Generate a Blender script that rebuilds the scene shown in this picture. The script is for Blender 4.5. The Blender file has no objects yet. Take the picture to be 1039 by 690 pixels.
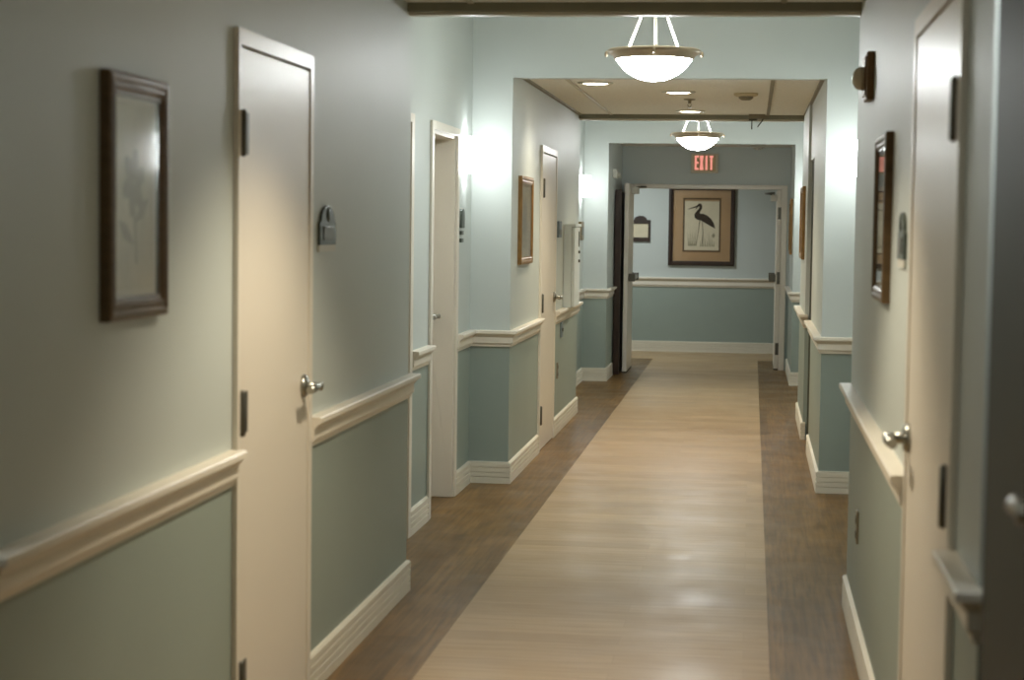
import bpy, bmesh, math
from mathutils import Vector, Matrix

scene = bpy.context.scene
col = scene.collection
PI = math.pi

# ------------------------------------------------------------------ colours and materials
def lin(r, g, b):
    f = lambda c: (c / 255) / 12.92 if c / 255 <= 0.04045 else ((c / 255 + 0.055) / 1.055) ** 2.4
    return (f(r), f(g), f(b), 1.0)

def nodes_of(name):
    m = bpy.data.materials.new(name)
    m.use_nodes = True
    nt = m.node_tree
    nt.nodes.clear()
    out = nt.nodes.new('ShaderNodeOutputMaterial')
    return m, nt, out

def paint(name, rgb, rough=0.5, metal=0.0, var=0.06, scale=6.0, bump=0.0, bump_scale=150.0, spec=0.5, stretch=(1, 1, 1), coat=0.0):
    m, nt, out = nodes_of(name)
    N, L = nt.nodes, nt.links
    p = N.new('ShaderNodeBsdfPrincipled')
    tc = N.new('ShaderNodeTexCoord')
    mp = N.new('ShaderNodeMapping')
    mp.inputs['Scale'].default_value = stretch
    L.new(tc.outputs['Object'], mp.inputs['Vector'])
    nz = N.new('ShaderNodeTexNoise')
    nz.inputs['Scale'].default_value = scale
    nz.inputs['Detail'].default_value = 4
    L.new(mp.outputs[0], nz.inputs['Vector'])
    rp = N.new('ShaderNodeValToRGB')
    c = lin(*rgb)
    rp.color_ramp.elements[0].color = tuple(x * (1 - var) for x in c[:3]) + (1,)
    rp.color_ramp.elements[1].color = tuple(min(1, x * (1 + var)) for x in c[:3]) + (1,)
    rp.color_ramp.elements[0].position = 0.3
    rp.color_ramp.elements[1].position = 0.7
    L.new(nz.outputs['Fac'], rp.inputs['Fac'])
    L.new(rp.outputs['Color'], p.inputs['Base Color'])
    p.inputs['Roughness'].default_value = rough
    p.inputs['Metallic'].default_value = metal
    p.inputs['Specular IOR Level'].default_value = spec
    p.inputs['Coat Weight'].default_value = coat
    if bump > 0:
        nb = N.new('ShaderNodeTexNoise')
        nb.inputs['Scale'].default_value = bump_scale
        L.new(mp.outputs[0], nb.inputs['Vector'])
        b = N.new('ShaderNodeBump')
        b.inputs['Strength'].default_value = bump
        b.inputs['Distance'].default_value = 0.002
        L.new(nb.outputs['Fac'], b.inputs['Height'])
        L.new(b.outputs['Normal'], p.inputs['Normal'])
    L.new(p.outputs[0], out.inputs['Surface'])
    return m

def plank(name, dark, light, along, length, width, rough, streak, mortar=0.003):
    """vinyl planks: ALONG 'x' or 'y' is the long direction of a plank"""
    m, nt, out = nodes_of(name)
    N, L = nt.nodes, nt.links
    p = N.new('ShaderNodeBsdfPrincipled')
    tc = N.new('ShaderNodeTexCoord')
    mp = N.new('ShaderNodeMapping')
    if along == 'y':
        mp.inputs['Rotation'].default_value = (0, 0, PI / 2)
    L.new(tc.outputs['Object'], mp.inputs['Vector'])
    br = N.new('ShaderNodeTexBrick')
    br.offset = 0.37
    br.inputs['Scale'].default_value = 1.0
    br.inputs['Brick Width'].default_value = length
    br.inputs['Row Height'].default_value = width
    br.inputs['Mortar Size'].default_value = mortar
    br.inputs['Mortar Smooth'].default_value = 0.6
    br.inputs['Bias'].default_value = 0.0
    br.inputs['Color1'].default_value = lin(*light)
    br.inputs['Color2'].default_value = lin(*[(a * 0.55 + b * 0.45) for a, b in zip(light, dark)])
    br.inputs['Mortar'].default_value = lin(*[(a * 0.5 + b * 0.5) for a, b in zip(light, dark)])
    L.new(mp.outputs[0], br.inputs['Vector'])
    m2 = N.new('ShaderNodeMapping')
    m2.inputs['Scale'].default_value = (1.2, 22, 1)
    L.new(mp.outputs[0], m2.inputs['Vector'])
    nz = N.new('ShaderNodeTexNoise')
    nz.inputs['Scale'].default_value = 2.2
    nz.inputs['Detail'].default_value = 6
    L.new(m2.outputs[0], nz.inputs['Vector'])
    mr = N.new('ShaderNodeMapRange')
    mr.inputs['From Min'].default_value = 0.35
    mr.inputs['From Max'].default_value = 0.68
    mr.inputs['To Max'].default_value = streak
    L.new(nz.outputs['Fac'], mr.inputs['Value'])
    mx = N.new('ShaderNodeMix')
    mx.data_type = 'RGBA'
    mx.inputs['B'].default_value = lin(*dark)
    L.new(mr.outputs[0], mx.inputs['Factor'])
    L.new(br.outputs['Color'], mx.inputs['A'])
    n3 = N.new('ShaderNodeTexNoise')
    n3.inputs['Scale'].default_value = 3.0
    n3.inputs['Detail'].default_value = 5
    L.new(mp.outputs[0], n3.inputs['Vector'])
    mr3 = N.new('ShaderNodeMapRange')
    mr3.inputs['From Min'].default_value = 0.3
    mr3.inputs['From Max'].default_value = 0.7
    mr3.inputs['To Min'].default_value = rough - 0.06
    mr3.inputs['To Max'].default_value = rough + 0.08
    L.new(n3.outputs['Fac'], mr3.inputs['Value'])
    L.new(mr3.outputs[0], p.inputs['Roughness'])
    p.inputs['Specular IOR Level'].default_value = 0.38
    L.new(mx.outputs['Result'], p.inputs['Base Color'])
    L.new(p.outputs[0], out.inputs['Surface'])
    return m

def glow(name, rgb, strength):
    m, nt, out = nodes_of(name)
    e = nt.nodes.new('ShaderNodeEmission')
    e.inputs['Color'].default_value = lin(*rgb)
    e.inputs['Strength'].default_value = strength
    nt.links.new(e.outputs[0], out.inputs['Surface'])
    return m

def pane(name):
    m, nt, out = nodes_of(name)
    N, L = nt.nodes, nt.links
    t = N.new('ShaderNodeBsdfTransparent')
    g = N.new('ShaderNodeBsdfGlossy')
    g.inputs['Roughness'].default_value = 0.03
    fr = N.new('ShaderNodeFresnel')
    fr.inputs['IOR'].default_value = 1.45
    mx = N.new('ShaderNodeMixShader')
    geo = N.new('ShaderNodeNewGeometry')       # the same index from both sides of the sheet
    ior = N.new('ShaderNodeMapRange')
    ior.inputs['To Min'].default_value = 1.45
    ior.inputs['To Max'].default_value = 1 / 1.45
    L.new(geo.outputs['Backfacing'], ior.inputs['Value'])
    L.new(ior.outputs[0], fr.inputs['IOR'])
    L.new(fr.outputs[0], mx.inputs['Fac'])
    L.new(t.outputs[0], mx.inputs[1])
    L.new(g.outputs[0], mx.inputs[2])
    L.new(mx.outputs[0], out.inputs['Surface'])
    return m

M = {}
M['upper'] = paint('blue_grey_wall_paint', (191, 198, 193), 0.47, var=0.015, scale=1.5, bump=0.10, bump_scale=220, spec=0.45)
M['lower'] = paint('sage_wall_paint', (147, 159, 150), 0.46, var=0.03, scale=2.0, bump=0.10, bump_scale=220, spec=0.4)
M['trim'] = paint('cream_trim_paint', (226, 219, 203), 0.35, var=0.02, scale=5, spec=0.45)
M['base'] = paint('cream_vinyl_base', (224, 218, 200), 0.45, var=0.03, scale=5, spec=0.4)
M['door'] = paint('cream_door_enamel', (222, 214, 199), 0.34, var=0.015, scale=1.2, spec=0.5, bump=0.04, bump_scale=60)
M['frame'] = paint('cream_steel_frame', (222, 215, 200), 0.33, var=0.02, scale=4)
M['ceil'] = paint('ceiling_tile', (238, 236, 228), 0.9, var=0.06, scale=40, bump=0.4, bump_scale=90, spec=0.2)
M['cove'] = paint('white_cove_paint', (206, 208, 200), 0.8, var=0.02, scale=3, spec=0.2)
M['tbar'] = paint('ceiling_grid_bar', (196, 188, 168), 0.5, var=0.02)
M['tbar2'] = paint('worn_ceiling_grid_bar', (140, 132, 108), 0.5, var=0.04)  # darker copy of the bar colour, with the right bar's shade painted in
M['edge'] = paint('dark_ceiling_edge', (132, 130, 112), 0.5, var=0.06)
M['tan'] = plank('tan_vinyl_planks', (146, 119, 82), (186, 160, 122), 'x', 1.25, 0.152, 0.36, 0.55, mortar=0.002)
M['brown'] = plank('brown_vinyl_planks', (74, 54, 22), (140, 106, 56), 'y', 1.0, 0.152, 0.36, 0.8, mortar=0.002)
M['steel'] = paint('brushed_steel', (165, 165, 158), 0.3, metal=1.0, var=0.04, scale=30, stretch=(1, 1, 8))
M['hinge'] = paint('dull_hinge_steel', (98, 96, 86), 0.42, metal=0.8, var=0.06, scale=20)
M['bronze'] = paint('bronze_moulding', (92, 72, 46), 0.34, metal=0.25, var=0.22, scale=14, stretch=(1, 1, 3))
M['gilt'] = paint('antique_gilt_moulding', (142, 108, 60), 0.36, metal=0.35, var=0.2, scale=16)
M['darkwood'] = paint('dark_walnut', (46, 29, 16), 0.42, var=0.3, scale=5, stretch=(6, 6, 1))
M['lampmetal'] = paint('antique_brass_lamp_metal', (186, 168, 140), 0.38, metal=0.35, var=0.08, scale=12)
M['lamprod'] = paint('pale_lamp_rod', (240, 232, 215), 0.35, metal=0.0, var=0.03)
M['bowl'] = glow('lit_opal_bowl', (246, 250, 250), 27.0)
M['bowl_dim'] = glow('dim_opal_bowl', (255, 247, 232), 3.0)
M['sconce'] = glow('lit_sconce_shade', (250, 254, 255), 8.5)
M['down'] = glow('lit_downlight_lens', (255, 236, 205), 7.0)
M['whiteplastic'] = paint('white_plastic', (200, 198, 186), 0.45, var=0.02)
M['greyplastic'] = paint('grey_plastic', (128, 120, 100), 0.5, var=0.05)
M['plaque'] = paint('pewter_green_plaque', (84, 92, 84), 0.42, metal=0.35, var=0.18, scale=60, bump=0.5, bump_scale=120)
M['plaque2'] = paint('blue_grey_plaque', (104, 118, 124), 0.5, var=0.08, scale=40)
M['brassplate'] = paint('dull_brass_plate', (128, 112, 80), 0.4, metal=0.5, var=0.08, scale=30)
M['print'] = paint('cream_botanical_print', (186, 172, 136), 0.7, var=0.12, scale=9)
M['printmark'] = paint('faint_print_ink', (150, 136, 104), 0.7, var=0.1, scale=20)
M['mat_brown'] = paint('tan_picture_mat', (172, 140, 100), 0.7, var=0.04, scale=5)
M['mat_cream'] = paint('cream_picture_mat', (196, 182, 150), 0.7, var=0.03, scale=5)
M['paper'] = paint('aged_paper', (206, 196, 168), 0.8, var=0.05, scale=12)
M['ink'] = paint('sepia_ink', (52, 40, 26), 0.8, var=0.3, scale=30)
M['inkpale'] = paint('pale_grey_ink', (140, 134, 108), 0.8, var=0.2, scale=30)
M['pane'] = pane('clear_glazing')
M['exitbody'] = paint('exit_sign_casing', (205, 195, 170), 0.5, var=0.03)
M['exitface'] = paint('exit_sign_face', (190, 166, 124), 0.5, var=0.04)
M['exitglow'] = glow('lit_red_exit_letter', (220, 140, 125), 0.5)
M['strobe'] = paint('bronze_alarm_case', (112, 88, 58), 0.45, metal=0.2, var=0.15, scale=30)
M['lens'] = paint('clear_strobe_lens', (190, 186, 170), 0.12, var=0.05)
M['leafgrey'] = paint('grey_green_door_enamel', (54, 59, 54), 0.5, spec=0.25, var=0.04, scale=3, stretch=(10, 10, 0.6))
M['cabinet'] = paint('white_cabinet_enamel', (224, 233, 233), 0.35, var=0.015)
M['black'] = paint('black_rubber', (18, 16, 12), 0.7, var=0.1)  # black for the shadow painted under the open leaves
M['shadowdoor'] = paint('olive_door_enamel', (58, 60, 44), 0.7, spec=0.12, var=0.05, scale=4)  # one even dark olive for the recessed right-hand leaf
M['sprinkler'] = paint('chrome_sprinkler', (150, 142, 120), 0.35, metal=0.7, var=0.05)

# ------------------------------------------------------------------ mesh builder (world coordinates)
def ident(u, n, z):
    return (u, n, z)

def on_left(plane):          # u runs down the corridor, n out of the wall into it
    return lambda u, n, z: (plane + n, u, z)

def on_right(plane):
    return lambda u, n, z: (plane - n, u, z)

def on_front(plane):         # a wall facing the camera: u is X
    return lambda u, n, z: (u, plane - n, z)

class MB:
    def __init__(self, mp=ident):
        self.v, self.f, self.m, self.s, self.mp = [], [], [], [], mp

    def add(self, verts, faces, mat=0, smooth=False):
        o = len(self.v)
        self.v += [self.mp(*p) for p in verts]
        for f in faces:
            self.f.append([o + i for i in f]); self.m.append(mat); self.s.append(smooth)
        return self

    def box(self, a0, a1, b0, b1, c0, c1, mat=0):
        v = [(a, b, c) for c in (c0, c1) for b in (b0, b1) for a in (a0, a1)]
        return self.add(v, [(0, 1, 3, 2), (4, 5, 7, 6), (0, 1, 5, 4), (2, 3, 7, 6), (0, 2, 6, 4), (1, 3, 7, 5)], mat)

    def plate(self, pts, n0, n1, mat=0):
        """prism: outline given in (u, z), thickness along n"""
        k = len(pts)
        v = [(u, n0, z) for u, z in pts] + [(u, n1, z) for u, z in pts]
        f = [list(range(k)), list(range(k, 2 * k))] + [(i, (i + 1) % k, k + (i + 1) % k, k + i) for i in range(k)]
        return self.add(v, f, mat)

    def prism(self, pts, z0, z1, mat=0, smooth=False):
        """outline in (u, n), thickness along z"""
        k = len(pts)
        v = [(u, n, z0) for u, n in pts] + [(u, n, z1) for u, n in pts]
        self.add(v, [list(range(k)), list(range(k, 2 * k))], mat)
        return self.add(v, [(i, (i + 1) % k, k + (i + 1) % k, k + i) for i in range(k)], mat, smooth)

    def lathe(self, c, prof, seg=32, axis='z', mat=0, smooth=True):
        v = []
        for r, h in prof:
            for i in range(seg):
                a = 2 * PI * i / seg
                x, y = r * math.cos(a), r * math.sin(a)
                if axis == 'z': v.append((c[0] + x, c[1] + y, c[2] + h))
                elif axis == 'n': v.append((c[0] + x, c[1] + h, c[2] + y))
                else: v.append((c[0] + h, c[1] + x, c[2] + y))
        k = len(prof)
        f = [(j * seg + i, j * seg + (i + 1) % seg, (j + 1) * seg + (i + 1) % seg, (j + 1) * seg + i) for j in range(k - 1) for i in range(seg)]
        self.add(v, f, mat, smooth)
        for j in (0, k - 1):
            if prof[j][0] > 1e-4 and prof[0] != prof[-1]:
                self.add(v[j * seg:(j + 1) * seg], [list(range(seg))], mat)
        return self

    def tube(self, path, r, seg=10, mat=0):
        P = [Vector(p) for p in path]
        v = []
        for i, p in enumerate(P):
            t = (P[min(i + 1, len(P) - 1)] - P[max(i - 1, 0)]).normalized()
            a = t.cross(Vector((0, 0, 1)))
            if a.length < 1e-3: a = t.cross(Vector((1, 0, 0)))
            a.normalize(); b = t.cross(a)
            for k in range(seg):
                w = 2 * PI * k / seg
                v.append(tuple(p + a * (r * math.cos(w)) + b * (r * math.sin(w))))
        n = len(P)
        f = [(j * seg + i, j * seg + (i + 1) % seg, (j + 1) * seg + (i + 1) % seg, (j + 1) * seg + i) for j in range(n - 1) for i in range(seg)]
        self.add(v, f, mat, True)
        self.add(v[:seg], [list(range(seg))], mat)
        return self.add(v[-seg:], [list(range(seg))], mat)

    def sweep(self, path, prof, side=1, mat=0):
        """moulding: PROF (distance from the wall, z) carried along PATH (x, y) with mitred corners"""
        n = len(path)
        nor = []
        for i in range(n - 1):
            d = Vector((path[i + 1][0] - path[i][0], path[i + 1][1] - path[i][1])).normalized()
            nor.append(Vector((d.y, -d.x)) * side)
        v = []
        for i in range(n):
            if i == 0: off = nor[0]
            elif i == n - 1: off = nor[-1]
            else:
                s = nor[i - 1] + nor[i]
                off = s / (s.dot(nor[i]))
            for d, z in prof:
                v.append((path[i][0] + off.x * d, path[i][1] + off.y * d, z))
        k = len(prof)
        f = [(j * k + i, j * k + (i + 1) % k, (j + 1) * k + (i + 1) % k, (j + 1) * k + i) for j in range(n - 1) for i in range(k)]
        f += [list(range(k)), list(range((n - 1) * k, n * k))]
        return self.add(v, f, mat)

    def ring(self, u0, u1, z0, z1, prof, mat=0):
        """picture moulding: PROF (inset, n) carried round a rectangle, mitred"""
        v = []
        for su, sz in ((0, 0), (1, 0), (1, 1), (0, 1)):
            for w, n in prof:
                v.append((u0 + w if su == 0 else u1 - w, n, z0 + w if sz == 0 else z1 - w))
        k = len(prof)
        f = [(j * k + i, j * k + (i + 1) % k, ((j + 1) % 4) * k + (i + 1) % k, ((j + 1) % 4) * k + i) for j in range(4) for i in range(k)]
        return self.add(v, f, mat)

    def build(self, name, mats, parent=None, bevel=0.0, origin=None):
        if not isinstance(mats, (list, tuple)): mats = [mats]
        me = bpy.data.meshes.new(name)
        if parent is not None: o0 = Vector(ABS[parent.name])
        elif origin is not None: o0 = Vector(origin)
        else:
            xs, ys, zs = zip(*self.v)
            o0 = Vector(((min(xs) + max(xs)) / 2, (min(ys) + max(ys)) / 2, min(zs)))
        me.from_pydata([tuple(Vector(p) - o0) for p in self.v], [], self.f)
        for mt in mats: me.materials.append(mt)
        me.polygons.foreach_set('material_index', self.m)
        me.polygons.foreach_set('use_smooth', self.s)
        bm = bmesh.new(); bm.from_mesh(me)
        bmesh.ops.remove_doubles(bm, verts=bm.verts, dist=1e-6)
        bmesh.ops.recalc_face_normals(bm, faces=bm.faces)
        bm.to_mesh(me); bm.free()
        ob = bpy.data.objects.new(name, me)
        col.objects.link(ob)
        if parent is not None:
            ob.parent = parent
            ABS[ob.name] = tuple(o0)
        else:
            ob.location = o0
            ABS[ob.name] = tuple(o0)
        if bevel:
            b = ob.modifiers.new('bevel', 'BEVEL')
            b.width = bevel; b.segments = 2; b.limit_method = 'ANGLE'
        return ob

ABS = {}

def tag(o, label=None, cat=None, group=None, kind=None):
    if label: o['label'] = label
    if cat: o['category'] = cat
    if group: o['group'] = group
    if kind: o['kind'] = kind
    return o

def thing(name, label, cat, loc, group=None, kind=None):
    o = bpy.data.objects.new(name, None)
    o.empty_display_size = 0.1
    col.objects.link(o)
    o.location = loc
    ABS[o.name] = tuple(loc)
    return tag(o, label, cat, group, kind)

def struct(o, label=None):
    return tag(o, label, None, None, 'structure')

def copy_tree(o, loc):
    c = o.copy(); col.objects.link(c); c.location = loc; ABS[c.name] = tuple(loc)
    for ch in list(o.children):
        d = ch.copy(); col.objects.link(d); d.parent = c
        for g in list(ch.children):
            e = g.copy(); col.objects.link(e); e.parent = d
    return c

# ------------------------------------------------------------------ plan
L1, L2, R1, R2, R3 = -1.42, -1.66, 0.415, 0.655, 0.397
YA0, YA1 = 7.88, 11.27        # first alcove
YB0, YB1 = 15.70, 18.92       # second alcove
YF = 20.90                    # wall with the fire doors
YE = 23.60                    # end wall
ZC, ZH, ZV = 2.452, 2.415, 2.90
DADO = 0.87

def wall_boxes(b, x0, x1, y0, y1, zt=2.95, holes=()):
    """a wall slab along Y in two paints, with door holes (y0, y1, top)"""
    ys = [y0]
    for h in sorted(holes): ys += [h[0], h[1]]
    ys.append(y1)
    for i in range(0, len(ys), 2):
        if ys[i + 1] - ys[i] > 1e-4:
            b.box(x0, x1, ys[i], ys[i + 1], 0, DADO, 1)
            b.box(x0, x1, ys[i], ys[i + 1], DADO, zt, 0)
    for h in holes:
        b.box(x0, x1, h[0], h[1], h[2], zt, 0)

# door openings: (near edge, far edge) of the clear opening
DA = (5.165, 6.00); DA2 = (8.22, 9.17); DB = (9.835, 10.645); DC = (12.86, 13.74); DE = (3.91, 4.93); DF = (13.30, 14.10); DG = (16.95, 17.90)
DT = 2.037

b = MB()
wall_boxes(b, L2 - 0.30, L2, -0.6, 3.45)
wall_boxes(b, L1 - 0.35, L1, 3.45, YA0, holes=[(DA[0], DA[1], DT)])
wall_boxes(b, L2 - 0.30, L2, YA0, YA1, holes=[(DA2[0], DA2[1], DT), (DB[0], DB[1], DT)])
wall_boxes(b, L1 - 0.35, L1, YA1, YB0, holes=[(DC[0], DC[1], DT)])
wall_boxes(b, L2 - 0.30, L2, YB0, YB1, holes=[(DG[0], DG[1], DT)])
wall_boxes(b, L1 - 0.35, L1, YB1, YF + 0.10)
wall_boxes(b, -2.80, -2.60, YF + 0.10, YE)
struct(b.build('wall_left', [M['upper'], M['lower']], origin=(0, 0, 0)))

b = MB()
wall_boxes(b, R2, R2 + 0.3, -0.6, 3.45)
wall_boxes(b, R1, R1 + 0.35, 3.45, YA0 + 0.02, holes=[(DE[0], DE[1], DT)])
wall_boxes(b, R2, R2 + 0.3, YA0 + 0.02, YA1)
wall_boxes(b, R1, R1 + 0.35, YA1, DF[0])
b.box(R1, R1 + 0.35, DF[0], DF[1], DT, 2.95, 0)
b.box(R1 + 0.06, R1 + 0.35, DF[0], DF[1], 0, DT, 1)
wall_boxes(b, R3, R1 + 0.35, DF[1], YB0)
wall_boxes(b, R2, R2 + 0.3, YB0, YB1)
wall_boxes(b, R1 - 0.01, R1 + 0.35, YB1, YF + 0.10)
wall_boxes(b, 1.60, 1.80, YF + 0.10, YE)
struct(b.build('wall_right', [M['upper'], M['lower']], origin=(0, 0, 0)))

b = MB()
b.box(-2.8, 1.8, YE, YE + 0.2, 0, DADO, 1); b.box(-2.8, 1.8, YE, YE + 0.2, DADO, 2.95, 0)
struct(b.build('wall_far', [M['upper'], M['lower']], origin=(0, 0, 0)))
b = MB()
b.box(L1 - 0.35, R2 + 0.3, -0.8, -0.6, 0, DADO, 1); b.box(L1 - 0.35, R2 + 0.3, -0.8, -0.6, DADO, 2.95, 0)
struct(b.build('wall_back', [M['upper'], M['lower']], origin=(0, 0, 0)))

# portal headers above the corridor (face the lit alcoves) and the wall over the fire doors
b = MB()
b.box(L1, R1, 3.45, 3.57, ZH, 2.95, 0)
struct(b.build('wall_header', [M['upper']], origin=(0, 0, 0)))
b = MB()
b.box(L1, R1, YA1, YA1 + 0.12, ZH, 2.95, 0)
struct(b.build('wall_header', [M['upper']], origin=(0, 0, 0)))
b = MB()
b.box(L1, R1 - 0.01, YB1, YB1 + 0.12, 2.36, 2.95, 0)
struct(b.build('wall_header', [M['upper']], origin=(0, 0, 0)))
FX0, FX1, FZ = -1.395, 0.372, 2.0
b = MB()
b.box(L1, FX0, YF, YF + 0.10, 0, DADO, 1); b.box(L1, FX0, YF, YF + 0.10, DADO, FZ, 0)
b.box(FX1, R1 - 0.01, YF, YF + 0.10, 0, DADO, 1); b.box(FX1, R1 - 0.01, YF, YF + 0.10, DADO, FZ, 0)
b.box(L1, R1 - 0.01, YF, YF + 0.10, FZ, 2.95, 0)
b.box(-2.8, L1 - 0.35, YF, YF + 0.10, 0, 2.95, 0); b.box(R1 + 0.35, 1.8, YF, YF + 0.10, 0, 2.95, 0)
struct(b.build('wall_door', [M['upper'], M['lower']], origin=(0, 0, 0)))

# floor: tan planks down the middle, brown planks along the walls
TL, TR, YT = -1.117, 0.0925, 22.3
b = MB()
b.box(-2.2, TL, -0.6, YT, -0.1, 0, 1); b.box(TR, 1.4, -0.6, YT, -0.1, 0, 1)
b.box(TL, TR, -0.6, YT, -0.1, 0, 0); b.box(-2.8, 1.8, YT, YE, -0.1, 0, 0)
b.box(-2.8, -2.2, YF, YT, -0.1, 0, 1); b.box(1.4, 1.8, YF, YT, -0.1, 0, 1)
struct(b.build('floor', [M['tan'], M['brown']], origin=(0, 0, 0)))

# ceilings
b = MB()
b.box(L2, R2, -0.6, 3.45, ZV, ZV + 0.1, 1)
b.box(L1, R1, 3.57, YA0 - 0.10, ZC, ZC + 0.1, 0)
b.box(L2, R2, YA0 - 0.10, YA1, ZV, ZV + 0.1, 1)
b.box(L1, R1, YA1 + 0.12, YB0 - 0.10, ZC, ZC + 0.1, 0)
b.box(L2, R2, YB0 - 0.10, YB1, ZV, ZV + 0.1, 1)
b.box(L1, R1, YB1 + 0.12, YF, 2.41, 2.51, 0)
b.box(-2.8, 1.8, YF + 0.10, YE, ZC, ZC + 0.1, 0)
struct(b.build('ceiling', [M['ceil'], M['cove']], origin=(0, 0, 0)))

# dark edges where the lower ceilings stop at the lit alcoves, with a pale bead under them
nt_ = [0]
def trim(bld, mats, bevel=0):
    nt_[0] += 1
    return struct(bld.build('trim_%d' % nt_[0], mats, bevel=bevel, origin=(0, 0, 0)))
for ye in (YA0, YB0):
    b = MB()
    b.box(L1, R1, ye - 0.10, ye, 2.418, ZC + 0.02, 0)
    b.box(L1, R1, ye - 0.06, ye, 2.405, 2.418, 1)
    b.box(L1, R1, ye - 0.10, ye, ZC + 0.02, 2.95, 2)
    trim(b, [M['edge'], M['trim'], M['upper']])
# ceiling grid bars
for x, mt in ((-1.157, 'tbar'), (0.107, 'tbar2')):  # the right bar takes the copy with shade in its colour
    trim(MB().box(x - 0.012, x + 0.012, YA1 + 0.12, YB0 - 0.10, ZC - 0.006, ZC, 0), [M[mt]])
    trim(MB().box(x - 0.012, x + 0.012, 3.57, YA0 - 0.10, ZC - 0.006, ZC, 0), [M[mt]])
for y in (4.2, 5.42, 6.64):
    trim(MB().box(L1, R1, y - 0.012, y + 0.012, ZC - 0.006, ZC, 0), [M['tbar']])
for x in (L1 + 0.012, R1 - 0.012):      # wall angle
    trim(MB().box(x - 0.012, x + 0.012, YA1 + 0.12, YB0 - 0.10, ZC - 0.012, ZC, 0), [M['tbar2']])

# chair rails and ribbed vinyl base
RAIL = [(0, 0.820), (0.010, 0.820), (0.013, 0.836), (0.020, 0.839), (0.022, 0.845), (0.022, 0.876), (0.027, 0.882), (0.036, 0.893), (0.047, 0.899), (0.047, 0.914), (0.043, 0.918), (0, 0.918)]
BASE = [(0, 0), (0.016, 0)]
for k in range(4):
    z = 0.012 + k * 0.029
    BASE += [(0.016, z), (0.016, z + 0.022), (0.0095, z + 0.0245), (0.0095, z + 0.0275)]
BASE += [(0.013, 0.127), (0, 0.130)]
left_runs = [
    [(L2, 3.45), (L1, 3.45), (L1, 5.128)],
    [(L1, 6.047), (L1, YA0), (L2, YA0), (L2, 8.165)],
    [(L2, 9.245), (L2, 9.765)],
    [(L2, 10.715), (L2, YA1), (L1, YA1), (L1, 12.80)],
    [(L1, 13.80), (L1, YB0), (L2, YB0), (L2, 16.88)],
    [(L2, 17.97), (L2, YB1), (L1, YB1), (L1, 19.70)],
]
right_runs = [
    [(R2, 3.45), (R1, 3.45), (R1, 3.845)],
    [(R1, 4.985), (R1, YA0 + 0.02), (R2, YA0 + 0.02), (R2, YA1), (R1, YA1), (R1, 13.27)],
    [(R1, DF[1]), (R3, DF[1]), (R3, YB0), (R2, YB0), (R2, YB1), (R1 - 0.01, YB1), (R1 - 0.01, YF)],
]
for runs, side, nm in ((left_runs, 1, 'left'), (right_runs, -1, 'right')):
    for r in runs:
        trim(MB().sweep(r, RAIL, side), [M['trim']])
        struct(MB().sweep(r, BASE, side).build('baseboard_' + nm, [M['base']], origin=(0, 0, 0)))
trim(MB().sweep([(-2.6, YE), (1.6, YE)], [(d * 1.2, z + (0.0 if z > 0.86 else -0.02)) for d, z in RAIL], 1), [M['trim']])
struct(MB().sweep([(-2.6, YE), (1.6, YE)], BASE, 1).build('baseboard_far', [M['base']], origin=(0, 0, 0)))

# ------------------------------------------------------------------ doors
def hinge(mp, u, z, parent, du=0.035):
    h = MB(mp)
    h.box(u - du, u + du * 0.15, -0.004, 0.003, z - 0.058, z + 0.058)
    h.build('hinge', M['hinge'], parent)
    k = MB(mp)
    k.lathe((u + du * 0.35, 0.008, z - 0.060), [(0.0, -0.006), (0.006, -0.004), (0.009, 0), (0.009, 0.12), (0.006, 0.124), (0.0, 0.126)], 12)
    return k.build('hinge_pin', M['hinge'], h_obj(parent))

def h_obj(parent):
    return [c for c in parent.children if c.name.startswith('hinge')][-1]

def lever(mp, u, z, direction, n0, parent):
    l = MB(mp)
    l.lathe((u, n0, z), [(0.0, 0), (0.037, 0), (0.037, 0.008), (0.031, 0.015), (0.015, 0.018), (0.013, 0.05), (0.014, 0.064), (0.0, 0.068)], 20, axis='n')
    l.tube([(u, n0 + 0.05, z), (u + direction * 0.03, n0 + 0.055, z + 0.002), (u + direction * 0.075, n0 + 0.057, z), (u + direction * 0.115, n0 + 0.050, z - 0.004)], 0.0125, 10)
    h = l.build('door_handle', M['steel'], parent)
    MB(mp).lathe((u, n0 + 0.06, z), [(0.0, 0), (0.008, 0), (0.007, 0.006), (0.0, 0.007)], 12, axis='n').build('key_core', M['hinge'], h)
    return h

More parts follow.
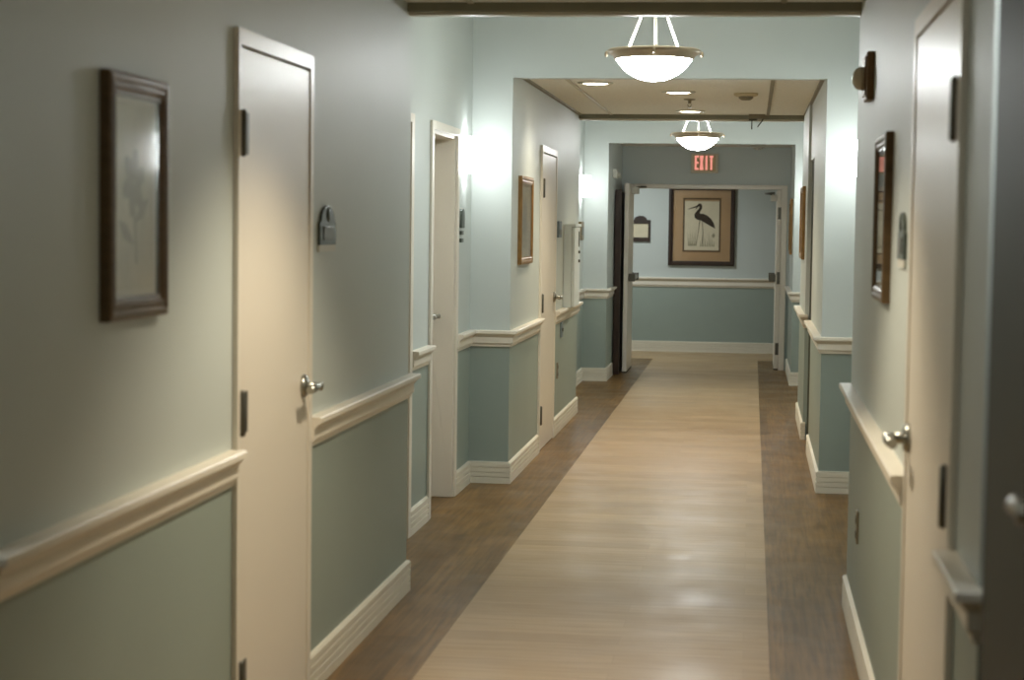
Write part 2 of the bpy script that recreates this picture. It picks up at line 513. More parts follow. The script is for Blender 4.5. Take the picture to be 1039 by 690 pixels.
dn = [0]
def door(mp, opening, fw0, fw1, base, label, recess=-0.012, leaf_mat='door', hinge_near=True, handle=True, thick=0.045, proj=0.016, depth=0.30, hinges=True):
    dn[0] += 1
    y0, y1 = opening
    t = thing('door_%d' % dn[0], label, 'door', base, kind='structure')
    f = MB(mp)
    top = DT + 0.045
    for a0, a1 in ((y0 - fw0, y0), (y1, y1 + fw1)):
        f.box(a0, a1, 0.0005, proj, 0, top)
    f.box(y0, y1, 0.0005, proj, DT, top)
    j = 0.018 if recess > 0.05 else 0.002           # reveal
    for a0, a1 in ((y0, y0 + j), (y1 - j, y1)):
        f.box(a0, a1, -depth, 0.0005, 0, DT)
    f.box(y0 + j, y1 - j, -depth, 0.0005, DT - j, DT)
    f.build('door_frame', M['frame'], t, bevel=0.003)
    l = MB(mp)
    l.box(y0 + j + 0.0015, y1 - j - 0.0015, -recess - thick, -recess, 0.008, DT - j - 0.005)
    l.build('door_leaf', M[leaf_mat], t, bevel=0.002)
    mph = lambda u, n, z: mp(u, n - recess, z)
    if hinges:
        hu, dd = (y0 + j + 0.004, -1) if hinge_near else (y1 - j - 0.004, 1)
        for z in (0.25, 1.015, 1.795):
            h = MB(mph)
            a, c = (hu, hu - dd * 0.072)
            h.box(min(a, c), max(a, c), -0.0005, 0.004, z - 0.058, z + 0.058)
            ho = h.build('hinge', M['hinge'], t)
            MB(mph).lathe((hu, 0.008, z - 0.060), [(0.0, -0.006), (0.006, -0.004), (0.009, 0), (0.009, 0.12), (0.006, 0.124), (0.0, 0.126)], 12).build('hinge_pin', M['hinge'], ho)
    if handle:
        u, d = (y1 - j - 0.07, -1) if hinge_near else (y0 + j + 0.07, 1)
        lever(mp, u, 1.03, d, -recess, t)
    return t

door(on_left(L1), DA, 0.030, 0.045, (L1, DA[0], 0), 'tall cream door with lever handle nearest on the left wall')
door(on_left(L2), DA2, 0.05, 0.075, (L2, DA2[0], 0), 'cream door hidden behind the near left wall corner, only its casing showing', recess=0.1)
door(on_left(L2), DB, 0.062, 0.065, (L2, DB[0], 0), 'deep cream doorway beside the bright left wall lamp', recess=0.13)
door(on_left(L1), DC, 0.055, 0.055, (L1, DC[0], 0), 'cream door between the gilt picture and the white wall cabinet')
door(on_right(R1), DE, 0.060, 0.050, (R1, DE[0], 0), 'glossy cream door with lever handle on the right wall', hinge_near=True)
# dark recessed door on the right beyond the first opening
dn[0] += 1
t = thing('door_%d' % dn[0], 'dark olive recessed door on the right wall past the first opening', 'door', (R1, DF[0], 0), kind='structure')
MB(on_right(R1)).box(DF[0] + 0.005, DF[1] - 0.005, -0.058, -0.012, 0.008, DT - 0.005).build('door_leaf', M['shadowdoor'], t)
door(on_left(L2), DG, 0.062, 0.062, (L2, DG[0], 0), 'cream door inside the second lit alcove, mostly hidden by the wall corner', recess=0.1)

# fire door frame and its two leaves
b = MB()
b.box(FX0, FX0 + 0.055, YF - 0.02, YF + 0.12, 0, FZ); b.box(FX1 - 0.062, FX1, YF - 0.02, YF + 0.12, 0, FZ)
b.box(FX0 + 0.055, FX1 - 0.062, YF - 0.02, YF + 0.12, FZ - 0.045, FZ)
trim(b, [M['frame']], bevel=0.003)

def panic(mp, u0, u1, z, n0, parent):
    p = MB(mp)
    p.box(u0, u1, n0 + 0.025, n0 + 0.062, z - 0.022, z + 0.022)
    o = p.build('push_bar', M['steel'], parent, bevel=0.004)
    for a in (u0, u1 - 0.05):
        MB(mp).box(a - 0.01, a + 0.06, n0, n0 + 0.070, z - 0.040, z + 0.040).build('bar_bracket', M['hinge'], o, bevel=0.006)
    return o

def closer(mp, u, z, n0, parent, d):
    c = MB(mp)
    c.box(u - 0.13, u + 0.13, n0, n0 + 0.066, z - 0.036, z + 0.036)
    o = c.build('door_closer', M['whiteplastic'], parent, bevel=0.005)
    MB(mp).tube([(u + d * 0.08, n0 + 0.03, z + 0.035), (u + d * 0.22, n0 + 0.13, z + 0.045), (u + d * 0.30, n0 + 0.03, z + 0.05)], 0.009).build('closer_arm', M['hinge'], o)
    return o

dn[0] += 1
LX = -1.285
t = thing('door_%d' % dn[0], 'open left leaf of the cream double doors below the exit sign', 'door', (LX, YF, 0), kind='structure')
MB().box(LX - 0.045, LX, 20.05, YF - 0.022, 0.012, 1.99).build('door_leaf', M['frame'], t, bevel=0.003)
panic(on_left(LX), 20.14, 20.80, 1.0, 0, t)
closer(on_left(LX), 20.62, 1.925, 0, t, 1)
MB().box(LX - 0.045, LX, 20.06, YF - 0.03, 0.0, 0.012).build('door_sweep', M['black'], t)  # black strip put in as the shadow under the leaf
dn[0] += 1
RX = 0.262
t = thing('door_%d' % dn[0], 'open right leaf of the cream double doors, hinges showing', 'door', (RX, YF, 0), kind='structure')
MB().box(RX, RX + 0.045, YF + 0.005, YF + 0.83, 0.014, 1.95).build('door_leaf', M['frame'], t, bevel=0.003)
panic(on_right(RX), YF + 0.06, YF + 0.74, 1.0, 0, t)
closer(on_right(RX), YF + 0.32, 1.87, 0, t, -1)
MB().box(RX, RX + 0.045, YF + 0.01, YF + 0.82, 0.0, 0.014).build('door_sweep', M['black'], t)  # shadow below this leaf, built as a black strip
for z in (0.23, 1.0, 1.70):
    h = MB().box(RX + 0.012, RX + 0.048, YF - 0.004, YF + 0.006, z - 0.065, z + 0.065).build('hinge', M['hinge'], t)

# nearest open leaf at the right edge of the view
dn[0] += 1
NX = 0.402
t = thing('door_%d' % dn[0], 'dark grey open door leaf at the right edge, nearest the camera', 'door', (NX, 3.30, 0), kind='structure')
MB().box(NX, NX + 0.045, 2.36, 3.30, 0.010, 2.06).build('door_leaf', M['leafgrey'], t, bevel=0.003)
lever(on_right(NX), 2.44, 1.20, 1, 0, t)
MB().box(NX, NX + 0.045, 2.37, 3.29, 0.0, 0.010).build('door_sweep', M['black'], t)  # same black strip filling the gap below this leaf
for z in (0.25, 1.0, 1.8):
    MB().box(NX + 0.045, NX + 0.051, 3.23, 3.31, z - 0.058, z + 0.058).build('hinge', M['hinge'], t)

# dark wood panel standing in the gap behind the left fire door leaf
t = thing('wood_panel', 'dark brown wooden panel in the gap behind the open left double door', 'panel', (-1.385, 20.3, 0))
b = MB(); b.box(-1.405, -1.365, 19.78, 20.86, 0.0, 1.90)
b.build('panel_board', M['darkwood'], t, bevel=0.003)
MB().box(-1.410, -1.345, 19.775, 19.83, 0.0, 1.92).build('edge_post', M['darkwood'], t, bevel=0.004)

# ------------------------------------------------------------------ pictures
def picture(mp, u0, u1, z0, z1, prof, frame_mat, label, base, name='framed_picture', matw=0.05, mat_mat='mat_cream', art=None, group=None):
    t = thing(name, label, 'picture', base, group)
    MB(mp).ring(u0, u1, z0, z1, prof).build('picture_frame', M[frame_mat], t)
    w = max(p[0] for p in prof)
    MB(mp).box(u0 + 0.01, u1 - 0.01, 0.001, 0.006, z0 + 0.01, z1 - 0.01).build('backing', M['mat_brown'], t)
    mt = MB(mp).ring(u0 + w - 0.005, u1 - w + 0.005, z0 + w - 0.005, z1 - w + 0.005, [(0, 0.0065), (0, 0.010), (matw - 0.003, 0.010), (matw, 0.0085), (matw, 0.0065)]).build('mat', M[mat_mat], t)
    a0, a1, c0, c1 = u0 + w + matw - 0.008, u1 - w - matw + 0.008, z0 + w + matw - 0.008, z1 - w - matw + 0.008
    pr = MB(mp).box(a0, a1, 0.0062, 0.0078, c0, c1).build('print', M['print'], t)
    if art: art(mp, a0, a1, c0, c1, pr)
    MB(mp).box(u0 + w - 0.004, u1 - w + 0.004, 0.016, 0.0185, z0 + w - 0.004, z1 - w + 0.004).build('glazing', M['pane'], t)
    return t

DEEP = [(0, 0.0), (0, 0.022), (0.006, 0.027), (0.016, 0.028), (0.021, 0.024), (0.034, 0.026), (0.040, 0.021), (0.052, 0.0195), (0.052, 0.0)]
SLIM = [(0, 0.0), (0, 0.020), (0.006, 0.025), (0.016, 0.026), (0.024, 0.0225), (0.034, 0.024), (0.040, 0.0195), (0.045, 0.0195), (0.045, 0.0)]

def blossom(mp, a0, a1, c0, c1, pr):
    """a faint flower on a stem"""
    cu, cz = (a0 + a1) / 2, c0 + (c1 - c0) * 0.58
    w = (a1 - a0)
    g = MB(mp)
    for k in range(6):
        a = k * PI / 3 + 0.3
        pts = []
        for i in range(12):
            q = 2 * PI * i / 12
            pu, pz = 0.13 * w * math.cos(q) + 0.15 * w, 0.08 * w * math.sin(q)
            pts.append((cu + pu * math.cos(a) - pz * math.sin(a), cz + pu * math.sin(a) + pz * math.cos(a)))
        g.plate(pts, 0.0079, 0.0084 + k * 0.0001)
    s = [(cu - 0.008, cz - 0.1 * w), (cu + 0.008, cz - 0.1 * w), (cu + 0.03, c0 + 0.06), (cu + 0.015, c0 + 0.06)]
    g.plate(s, 0.0079, 0.0083)
    for sgn in (-1, 1):
        z = c0 + (c1 - c0) * (0.30 + 0.06 * sgn)
        g.plate([(cu + 0.01, z), (cu + sgn * 0.05, z + 0.05), (cu + sgn * 0.11, z + 0.06), (cu + sgn * 0.07, z + 0.015)], 0.0079, 0.0083)
    g.build('flower_motif', M['printmark'], pr)

picture(on_left(L1), 4.050, 4.470, 1.325, 1.880, DEEP, 'bronze', 'large dark bronze framed print hanging left of the nearest cream door', (L1, 4.26, 1.325), art=blossom, matw=0.02)
picture(on_left(L1), 11.60, 12.22, 1.302, 1.846, SLIM, 'gilt', 'antique gilt framed print on the left wall past the first bright lamp', (L1, 11.9, 1.302), art=blossom)
picture(on_right(R1), 5.83, 6.32, 1.328, 1.845, SLIM, 'bronze', 'slim dark framed print on the near right wall below the alarm strobe', (R1, 6.1, 1.328), art=blossom)
picture(on_right(R3), 14.62, 15.30, 1.31, 1.865, SLIM, 'gilt', 'gilt framed print on the right wall just past the dark recessed door', (R3, 15.0, 1.31), art=blossom)
picture(on_right(R1 - 0.01), 19.55, 20.20, 1.275, 1.84, SLIM, 'gilt', 'gilt framed print right of the double doors, farthest on the right wall', (R1, 19.9, 1.275), art=blossom)

# heron picture on the end wall
def heron_art(mp, a0, a1, c0, c1, pr):
    W, H = a1 - a0, c1 - c0
    P = lambda pts: [(a0 + W * x, c0 + H * (1 - y)) for x, y in pts]
    g = MB(mp)
    body = [(0.31, 0.20), (0.345, 0.115), (0.40, 0.075), (0.465, 0.075), (0.50, 0.11), (0.50, 0.165), (0.465, 0.215), (0.43, 0.25), (0.45, 0.275), (0.53, 0.275), (0.66, 0.31),
            (0.78, 0.38), (0.86, 0.47), (0.90, 0.57), (0.80, 0.535), (0.68, 0.49), (0.56, 0.445), (0.46, 0.405), (0.36, 0.395), (0.285, 0.355), (0.275, 0.295), (0.31, 0.25), (0.37, 0.205), (0.42, 0.155), (0.405, 0.125), (0.37, 0.15)]
    g.plate(P(body), 0.0079, 0.0088)
    g.plate(P([(0.08, 0.185), (0.345, 0.115), (0.37, 0.145), (0.09, 0.192)]), 0.0079, 0.0086)
    for pts in ([(0.43, 0.40), (0.452, 0.405), (0.405, 0.66), (0.39, 0.66)], [(0.50, 0.43), (0.52, 0.435), (0.55, 0.68), (0.535, 0.68)],
                [(0.405, 0.655), (0.36, 0.86), (0.345, 0.86), (0.39, 0.655)], [(0.55, 0.675), (0.53, 0.88), (0.515, 0.88), (0.535, 0.675)]):
        g.plate(P(pts), 0.0079, 0.0084)
    g.build('wading_bird', M['ink'], pr)
    r = MB(mp)
    for i in range(12):
        x = 0.10 + 0.022 * i
        top = 0.56 + 0.16 * ((i * 37) % 10) / 10
        r.plate(P([(x, 0.92), (x + 0.02, 0.92), (x + 0.028 * (i % 3 - 1) + 0.012, top)]), 0.0079, 0.0082 + 0.00002 * i)
    for i in range(9):
        x = 0.45 + 0.05 * i
        r.plate(P([(x, 0.93), (x + 0.03, 0.93), (x + 0.02, 0.80 - 0.06 * ((i * 3) % 4))]), 0.0079, 0.0082 + 0.00002 * i)
    r.plate(P([(0.80, 0.70), (0.86, 0.66), (0.90, 0.70), (0.87, 0.75), (0.82, 0.75)]), 0.0079, 0.0083)
    r.build('reeds', M['inkpale'], pr)

mp = on_front(YE)
t = thing('framed_picture', 'large dark framed print of a wading bird on the end wall', 'picture', (-0.61, YE, 1.066))
MB(mp).ring(-1.02, -0.21, 1.066, 2.046, [(0, 0), (0, 0.035), (0.01, 0.042), (0.03, 0.042), (0.04, 0.03), (0.055, 0.028), (0.055, 0)]).build('picture_frame', M['darkwood'], t)
MB(mp).box(-1.01, -0.22, 0.001, 0.006, 1.076, 2.036).build('backing', M['mat_brown'], t)
MB(mp).ring(-0.97, -0.26, 1.116, 1.996, [(0, 0.0065), (0, 0.010), (0.135, 0.010), (0.140, 0.0085), (0.140, 0.0065)]).build('mat', M['mat_brown'], t)
fl = MB(mp).ring(-0.845, -0.385, 1.235, 1.895, [(0, 0.0105), (0, 0.014), (0.018, 0.014), (0.018, 0.0105)]).build('fillet', M['bronze'], t)
pr = MB(mp).box(-0.835, -0.395, 0.0062, 0.0078, 1.24, 1.885).build('print', M['paper'], t)
heron_art(mp, -0.822, -0.408, 1.258, 1.872, pr)
MB(mp).box(-0.968, -0.262, 0.018, 0.0205, 1.118, 1.994).build('glazing', M['pane'], t)

# small notice frame with an arched crest
t = thing('notice_frame', 'small dark wooden notice frame with arched crest on the end wall', 'notice', (-1.365, YE, 1.35))
MB(mp).ring(-1.487, -1.243, 1.352, 1.60, [(0, 0), (0, 0.02), (0.028, 0.02), (0.028, 0)]).build('notice_surround', M['darkwood'], t)
crest = [(-1.487, 1.60), (-1.243, 1.60), (-1.243, 1.618)] + [(-1.365 + 0.078 * math.cos(a), 1.620 + 0.049 * math.sin(a)) for a in [PI * i / 14 for i in range(15)]] + [(-1.487, 1.618)]
MB(mp).plate(crest, 0.0005, 0.022).build('crest', M['darkwood'], t)
MB(mp).box(-1.487, -1.243, 0.0005, 0.024, 1.352, 1.402).build('bottom_rail', M['darkwood'], t)
MB(mp).box(-1.462, -1.268, 0.001, 0.008, 1.398, 1.578).build('notice_sheet', M['paper'], t)

# ------------------------------------------------------------------ room signs and wall fittings
def arched_sign(mp, u0, u1, z0, z1, label, base, mat='plaque'):
    t = thing('room_sign', label, 'sign', base)
    w = u1 - u0
    cz = z0 + (z1 - z0) * 0.55
    def arch(i):
        o = [(u0 + i, z0 + i), (u1 - i, z0 + i), (u1 - i, cz - i * 0.3), (u1 - 0.09 * w, cz + 0.01 - i * 0.3)]
        r = 0.40 * w - i
        o += [((u0 + u1) / 2 + r * math.cos(a), cz + 0.012 + (z1 - cz - 0.012 - i) * math.sin(a)) for a in [PI * (0.06 + 0.88 * k / 12) for k in range(13)]]
        return o + [(u0 + 0.09 * w, cz + 0.01 - i * 0.3), (u0 + i, cz - i * 0.3)]
    MB(mp).plate(arch(0), 0.0005, 0.010).build('sign_plate', M[mat], t, bevel=0.002)
    MB(mp).plate([(u0 + 0.2 * w, z0 + 0.016), (u1 - 0.2 * w, z0 + 0.016), (u1 - 0.2 * w, cz - 0.01), (u0 + 0.2 * w, cz - 0.01)], 0.0101, 0.013).build('name_panel', M['hinge'], t, bevel=0.001)
    MB(mp).lathe(((u0 + u1) / 2, 0.0101, cz + 0.03), [(0.0, 0.006), (0.016, 0.005), (0.026, 0.0)], 18, axis='n').build('medallion', M[mat], t)
    MB(mp).box(u0, u1, 0.0005, 0.008, z0 - 0.022, z0 - 0.001).build('name_strip', M['whiteplastic'], t)
    return t

arched_sign(on_left(L1), 6.17, 6.41, 1.475, 1.605, 'arched pewter room sign beside the nearest left door', (L1, 6.29, 1.46))
arched_sign(on_right(R1), 5.24, 5.46, 1.470, 1.600, 'arched pewter room sign beside the glossy right wall door', (R1, 5.35, 1.46))
t = thing('room_sign', 'dark room sign with two small squares beneath, under the first left lamp', 'sign', (L2, 10.82, 1.44))
mp = on_left(L2)
MB(mp).plate([(10.765, 1.525), (10.875, 1.525), (10.875, 1.60)] + [(10.82 + 0.055 * math.cos(a), 1.60 + 0.035 * math.sin(a)) for a in [PI * i / 10 for i in range(1, 10)]] + [(10.765, 1.60)], 0.0005, 0.022).build('sign_plate', M['plaque'], t, bevel=0.002)
MB(mp).box(10.78, 10.86, 0.0005, 0.018, 1.485, 1.508).build('name_plate', M['plaque'], t)
MB(mp).box(10.78, 10.86, 0.0005, 0.018, 1.442, 1.465).build('name_plate', M['plaque'], t)
t = thing('room_sign', 'flat blue-grey room sign between the middle left door and white cabinet', 'sign', (L1, 14.06, 1.455))
mp = on_left(L1)
MB(mp).box(13.965, 14.165, 0.0005, 0.016, 1.455, 1.575).build('sign_plate', M['plaque2'], t, bevel=0.003)
MB(mp).box(13.985, 14.145, 0.0161, 0.018, 1.475, 1.515).build('name_panel', M['hinge'], t)
t = thing('room_sign', 'narrow brassy room sign below the second left wall lamp', 'sign', (L2, 18.5, 1.40))
mp = on_left(L2)
MB(mp).plate([(18.36, 1.43), (18.44, 1.40), (18.64, 1.40), (18.64, 1.58), (18.36, 1.58)], 0.0005, 0.030).build('sign_plate', M['brassplate'], t, bevel=0.003)
MB(mp).box(18.40, 18.60, 0.0301, 0.032, 1.45, 1.53).build('name_panel', M['hinge'], t)

def outlet(mp, u, z, label, base, mat='greyplastic', h=0.06):
    t = thing('wall_outlet', label, 'outlet', base)
    MB(mp).box(u - 0.036, u + 0.036, 0.0005, 0.008, z - h, z + h).build('cover_plate', M[mat], t, bevel=0.002)
    for k in (-0.45, 0.45):
        MB(mp).lathe((u, 0.008, z + k * h), [(0.016, 0), (0.016, 0.003), (0.0, 0.003)], 16, axis='n').build('socket', M['hinge'], t)
    return t
outlet(on_right(R1), 7.17, 0.443, 'grey wall outlet low on the near right wall', (R1, 7.17, 0.38))
outlet(on_left(L1), 14.1, 0.466, 'grey wall outlet low on the left wall past the middle door', (L1, 14.1, 0.40))
t = thing('switch_plate', 'small grey switch plate just under the rail below the white cabinet', 'switch', (L1, 14.4, 0.70))
mp = on_left(L1)
MB(mp).box(14.30, 14.44, 0.0005, 0.010, 0.70, 0.815).build('cover_plate', M['plaque2'], t, bevel=0.002)
MB(mp).box(14.36, 14.38, 0.010, 0.018, 0.745, 0.77).build('toggle', M['hinge'], t)

# white wall cabinet
mp = on_left(L1)
t = thing('wall_cabinet', 'slim white wall cabinet standing on the chair rail past the middle left door', 'cabinet', (L1, 14.71, 0.92))
b = MB(mp)
b.box(14.48, 14.94, 0.0005, 0.062, 0.92, 1.535)
b.build('cabinet_body', M['cabinet'], t, bevel=0.003)
MB(mp).box(14.475, 14.945, 0.0005, 0.092, 1.535, 1.555).build('cabinet_top', M['cabinet'], t, bevel=0.002)
d_ = MB(mp).box(14.485, 14.935, 0.064, 0.084, 0.925, 1.530).build('cabinet_door', M['cabinet'], t, bevel=0.003)
MB(mp).box(14.80, 14.815, 0.0845, 0.092, 1.38, 1.50).build('pull_slot', M['hinge'], d_)
for z in (1.27, 1.34):
    MB(mp).lathe((14.81, 0.0845, z), [(0.012, 0), (0.012, 0.012), (0.0, 0.014)], 12, axis='n').build('knob', M['hinge'], d_)

# white box on the side of the double doors
t = thing('wall_contact_sensor', 'small white box high on the wall left of the double doors', 'box', (L1, 19.6, 2.0))
mp = on_left(L1)
MB(mp).box(19.50, 19.66, 0.0005, 0.045, 2.03, 2.12).build('box_case', M['whiteplastic'], t, bevel=0.004)
MB(mp).lathe((19.58, 0.045, 2.065), [(0.025, 0), (0.025, 0.02), (0.018, 0.028), (0.0, 0.03)], 16, axis='n').build('magnet', M['whiteplastic'], t)

# fire alarm strobe near the top of the near right wall
mp = on_right(R1)
t = thing('alarm_strobe', 'bronze fire alarm strobe high on the near right wall', 'alarm', (R1, 6.92, 2.01))
MB(mp).box(6.85, 7.02, 0.0005, 0.028, 2.005, 2.175).build('alarm_case', M['strobe'], t, bevel=0.006)
MB(mp).box(6.868, 7.002, 0.0281, 0.034, 2.02, 2.16).build('sounder_grille', M['strobe'], t, bevel=0.002)
MB(mp).lathe((6.935, 0.034, 2.085), [(0.042, 0), (0.042, 0.012), (0.034, 0.028), (0.018, 0.038), (0.0, 0.04)], 20, axis='n').build('strobe_lens', M['lens'], t)

# ------------------------------------------------------------------ lamps
def pendant(cx, cy, zr, label, top, bowl='bowl'):
    t = thing('pendant_lamp', label, 'lamp', (cx, cy, zr), group=None)
    rim = [(0.155, 0.020), (0.170, 0.030), (0.225, 0.026), (0.234, 0.020), (0.234, 0.012), (0.222, 0.002), (0.205, -0.006), (0.196, -0.022), (0.186, -0.024), (0.182, -0.012), (0.160, 0.004), (0.155, 0.020)]
    MB().lathe((cx, cy, zr), rim, 56).build('rim', M['lampmetal'], t)
    R, h = 0.190, 0.112
    S = (R * R + h * h) / (2 * h)
    out = [(math.sqrt(max(0, S * S - (S - h + k) ** 2)) if k > 0 else R, -0.020 - k) for k in [h * q / 14 for q in range(15)]]
    out[-1] = (0.0, -0.020 - h)
    inn = [(max(0, r - 0.006), z + 0.006) for r, z in out[::-1]]
    MB().lathe((cx, cy, zr), out + inn + out[:1], 56).build('glass_bowl', M[bowl], t)
    for k in range(3):
        a = -PI / 2 + 0.1 + k * 2 * PI / 3
        ca, sa = math.cos(a), math.sin(a)
        p0 = (cx + 0.150 * ca, cy + 0.150 * sa, zr + 0.026); p1 = (cx + 0.012 * ca, cy + 0.012 * sa, zr + 0.34)
        r_ = MB().tube([p0, p1], 0.0065).build('hanging_rod', M['lamprod'], t)
        MB().lathe((p0[0], p0[1], p0[2] - 0.008), [(0.0, 0.0), (0.012, 0.002), (0.012, 0.012), (0.006, 0.02), (0.0, 0.02)], 12).build('rod_socket', M['lampmetal'], r_)
    for k in range(4):
        a = k * PI / 2 + 0.05
        ca, sa = math.cos(a), math.sin(a)
        MB().lathe((cx + 0.238 * ca, cy + 0.238 * sa, zr + 0.004), [(0.0, -0.016), (0.007, -0.012), (0.009, 0), (0.006, 0.01), (0.0, 0.016)], 12).build('finial', M['lampmetal'], t)
    MB().lathe((cx, cy, zr), [(0.0, 0.33), (0.022, 0.335), (0.022, 0.355), (0.009, 0.365), (0.009, top - zr - 0.03), (0.065, top - zr - 0.025), (0.07, top - zr - 0.001), (0.0, top - zr - 0.001)], 24).build('stem', M['lampmetal'], t)
    return t
pendant(-0.503, 9.6, 2.402, 'lit opal bowl pendant lamp, the nearer and larger one', ZV)
pendant(-0.505, 17.3, 2.362, 'lit opal bowl pendant lamp, the farther one above the exit sign', ZV)

def sconce(mp, u, z0, z1, label, base):
    t = thing('wall_lamp', label, 'lamp', base)
    MB(mp).box(u - 0.055, u + 0.055, 0.0005, 0.012, z0 + 0.02, z1 - 0.02).build('back_plate', M['steel'], t)
    pts = [(u + 0.085 * math.cos(a), 0.0125 + 0.088 * math.sin(a)) for a in [PI * i / 20 for i in range(21)]]
    MB(mp).prism(pts, z0, z1, 0, True).build('lamp_shade', M['sconce'], t)
    return t
sconce(on_left(L2), 10.98, 1.845, 2.05, 'glowing white half-round wall lamp beside the deep left doorway', (L2, 10.98, 1.845))
sconce(on_right(R2), 10.98, 1.845, 2.05, 'glowing white wall lamp peeping past the near right wall corner', (R2, 10.98, 1.845))
sconce(on_left(L2), 18.55, 1.82, 2.025, 'glowing white wall lamp in the farther alcove above the brassy sign', (L2, 18.55, 1.82))
sconce(on_right(R2), 18.55, 1.82, 2.025, 'wall lamp on the right of the farther alcove, behind the wall', (R2, 18.55, 1.82))

pendant(-0.503, 1.5, 2.402, 'lit opal bowl pendant lamp above the camera', ZV, 'bowl_dim')  # out of view, added to brighten the near walls
sconce(on_left(L2), 3.16, 1.845, 2.05, 'glowing wall lamp beside the camera on the left', (L2, 3.16, 1.845))
sconce(on_right(R2), 3.16, 1.845, 2.05, 'glowing wall lamp beside the camera behind the dark open door', (R2, 3.16, 1.845))

def downlight(x, y, label):
    t = thing('ceiling_downlight', label, 'ceiling light', (x, y, ZC))
    MB().lathe((x, y, ZC), [(0.080, -0.0005), (0.115, -0.0005), (0.115, -0.004), (0.100, -0.010), (0.080, -0.008), (0.080, -0.0005)], 32).build('trim_ring', M['whiteplastic'], t)
    MB().lathe((x, y, ZC), [(0.078, -0.001), (0.078, -0.007), (0.05, -0.012), (0.0, -0.014)], 32).build('lens', M['down'], t)
    return t
downlight(-1.005, 12.16, 'lit recessed ceiling light at the left, beside the pale grid bar')
downlight(-0.51, 12.95, 'lit recessed ceiling light just behind the nearer pendant bowl')
downlight(-0.50, 15.1, 'lit recessed ceiling light just above the farther pendant lamp')

# sprinkler, detectors, bracket
t = thing('ceiling_sprinkler', 'small ceiling sprinkler between the two middle ceiling lights', 'sprinkler', (-0.46, 13.7, ZC))
MB().lathe((-0.46, 13.7, ZC), [(0.0, -0.0005), (0.042, -0.0005), (0.040, -0.006), (0.014, -0.010), (0.010, -0.03), (0.0, -0.03)], 20).build('escutcheon', M['sprinkler'], t)
s = MB()
for sx in (-1, 1):
    s.tube([(-0.46 + sx * 0.009, 13.7, ZC - 0.026), (-0.46 + sx * 0.013, 13.7, ZC - 0.042), (-0.46 + sx * 0.002, 13.7, ZC - 0.058)], 0.003)
s.build('yoke', M['sprinkler'], t)
MB().lathe((-0.46, 13.7, ZC - 0.062), [(0.0, 0), (0.016, 0), (0.016, 0.003), (0.0, 0.003)], 16).build('deflector', M['sprinkler'], t)

def detector(x, y, z, label, m1='mat_cream', m2='greyplastic'):
    t = thing('smoke_detector', label, 'detector', (x, y, z))
    MB().lathe((x, y, z), [(0.0, -0.0005), (0.082, -0.0005), (0.080, -0.014), (0.062, -0.022), (0.0, -0.022)], 28).build('detector_base', M[m1], t)
    MB().lathe((x, y, z), [(0.050, -0.0222), (0.048, -0.034), (0.030, -0.046), (0.0, -0.048)], 24).build('sensor_dome', M[m2], t)
    return t
detector(-0.06, 13.07, ZC, 'round tan smoke detector on the middle ceiling right of the pendant')
detector(0.045, 20.5, 2.41, 'round pale smoke detector on the ceiling right of the exit sign', 'whiteplastic', 'whiteplastic')

t = thing('ceiling_bracket', 'small metal bracket with two prongs on the ceiling above the farther lamp', 'bracket', (0.02, 15.5, ZC))
MB().box(-0.045, 0.085, 15.46, 15.54, ZC - 0.035, ZC - 0.0005).build('bracket_plate', M['greyplastic'], t, bevel=0.003)
MB().tube([(-0.02, 15.5, ZC - 0.034), (-0.02, 15.5, ZC - 0.12)], 0.005).build('prong', M['hinge'], t)
MB().tube([(0.07, 15.5, ZC - 0.034), (0.06, 15.5, ZC - 0.055), (0.025, 15.5, ZC - 0.10)], 0.005).build('prong', M['hinge'], t)
MB().box(-0.045, 0.02, 15.49, 15.51, ZC - 0.05, ZC - 0.035).build('cross_bar', M['hinge'], t)

# exit sign over the double doors
mp = on_front(YF)
t = thing('exit_sign', 'lit red exit sign over the double doors', 'sign', (-0.52, YF, 2.13))
EX0, EX1, EZ0, EZ1 = -0.672, -0.378, 2.125, 2.335
MB(mp).box(EX0, EX1, 0.0005, 0.052, EZ0, EZ1).build('sign_casing', M['exitbody'], t, bevel=0.005)
fc = MB(mp).box(EX0 + 0.028, EX1 - 0.028, 0.0521, 0.055, EZ0 + 0.022, EZ1 - 0.018).build('sign_face', M['exitface'], t)
w = (EX1 - EX0 - 0.084) / 4
z0, z1, n0, n1, sw = EZ0 + 0.034, EZ1 - 0.022, 0.0551, 0.059, 0.021
g = 0.010
def letter(bld): tag(bld.build('letter', M['exitglow'], fc))
x = EX0 + 0.040
b = MB(mp); b.box(x, x + sw, n0, n1, z0, z1)
for zz in (z0, (z0 + z1) / 2 - sw / 2, z1 - sw): b.box(x + sw, x + w - g, n0, n1, zz, zz + sw)
letter(b)
x += w; b = MB(mp)
b.plate([(x, z0), (x + sw * 1.2, z0), (x + w - g, z1), (x + w - g - sw * 1.2, z1)], n0, n1)
b.plate([(x, z1), (x + sw * 1.2, z1), (x + w - g, z0), (x + w - g - sw * 1.2, z0)], n0, n1 + 0.0004)
letter(b)
x += w; b = MB(mp); b.box(x + w / 2 - sw / 2 - g / 2, x + w / 2 + sw / 2 - g / 2, n0, n1, z0, z1); letter(b)
x += w; b = MB(mp); b.box(x, x + w - g, n0, n1, z1 - sw, z1); b.box(x + w / 2 - sw / 2 - g / 2, x + w / 2 + sw / 2 - g / 2, n0, n1, z0, z1 - sw); letter(b)

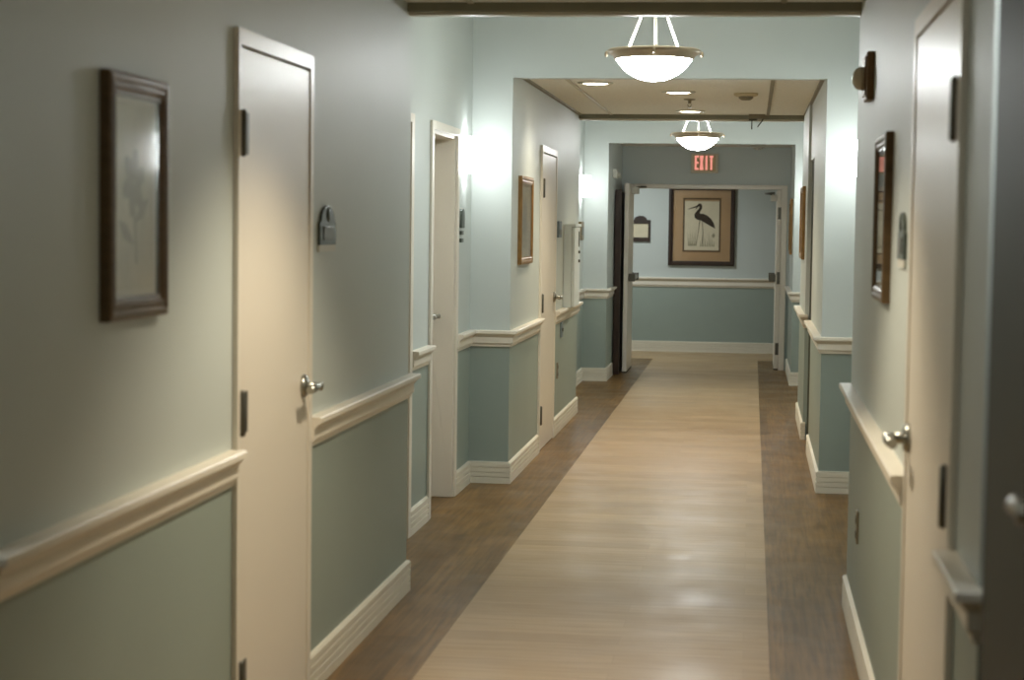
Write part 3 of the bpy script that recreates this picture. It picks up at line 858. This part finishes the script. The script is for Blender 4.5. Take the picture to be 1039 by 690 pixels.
# ------------------------------------------------------------------ lights
def spot(loc, energy, rgb, angle, blend=0.6, size=0.06, target=None):
    l = bpy.data.lights.new('downlight_beam', 'SPOT')
    l.energy = energy; l.color = lin(*rgb)[:3]; l.spot_size = math.radians(angle); l.spot_blend = blend; l.shadow_soft_size = size
    o = bpy.data.objects.new('downlight_beam', l); col.objects.link(o); o.location = loc
    return o
WARM = (255, 240, 214)
for x, y, e in ((-1.005, 12.16, 20), (-0.51, 12.95, 42), (-0.50, 15.1, 42)):
    spot((x, y, ZC - 0.03), e, WARM, 130, 0.9)
spot((-0.5, 5.3, ZC - 0.02), 62, WARM, 112, 0.55)
# room beyond the double doors
l = bpy.data.lights.new('end_room_ceiling_lamp', 'AREA'); l.shape = 'DISK'; l.size = 0.4; l.energy = 14; l.color = lin(236, 242, 244)[:3]
o = bpy.data.objects.new('end_room_ceiling_lamp', l); col.objects.link(o); o.location = (-1.5, 22.2, ZC - 0.02)

w_ = bpy.data.worlds.new('world'); scene.world = w_; w_.use_nodes = True
w_.node_tree.nodes['Background'].inputs['Color'].default_value = (0.02, 0.022, 0.024, 1)
w_.node_tree.nodes['Background'].inputs['Strength'].default_value = 0.2

# ------------------------------------------------------------------ camera
fw = Vector((-0.12353459, 0.99046398, -0.06099435)).normalized()
rt = Vector((0.99212242, 0.12456179, 0.0133213))
rt = (rt - fw * rt.dot(fw)).normalized()
up = rt.cross(fw)
cam = bpy.data.cameras.new('camera')
co = bpy.data.objects.new('camera', cam); col.objects.link(co)
mw = Matrix((rt, up, -fw)).transposed().to_4x4()
mw.translation = Vector((0, 0, 1.555))
co.matrix_world = mw
cam.sensor_width = 36; cam.sensor_fit = 'HORIZONTAL'
cam.lens = 36 * 1937.96 / 1039
cam.clip_start = 0.05
cam.dof.use_dof = True; cam.dof.focus_distance = 13.0; cam.dof.aperture_fstop = 4.0
scene.camera = co

vs = scene.view_settings
vs.view_transform = 'Standard'; vs.look = 'None'; vs.gamma = 1.0; vs.use_curve_mapping = False
vs.exposure = 1.3
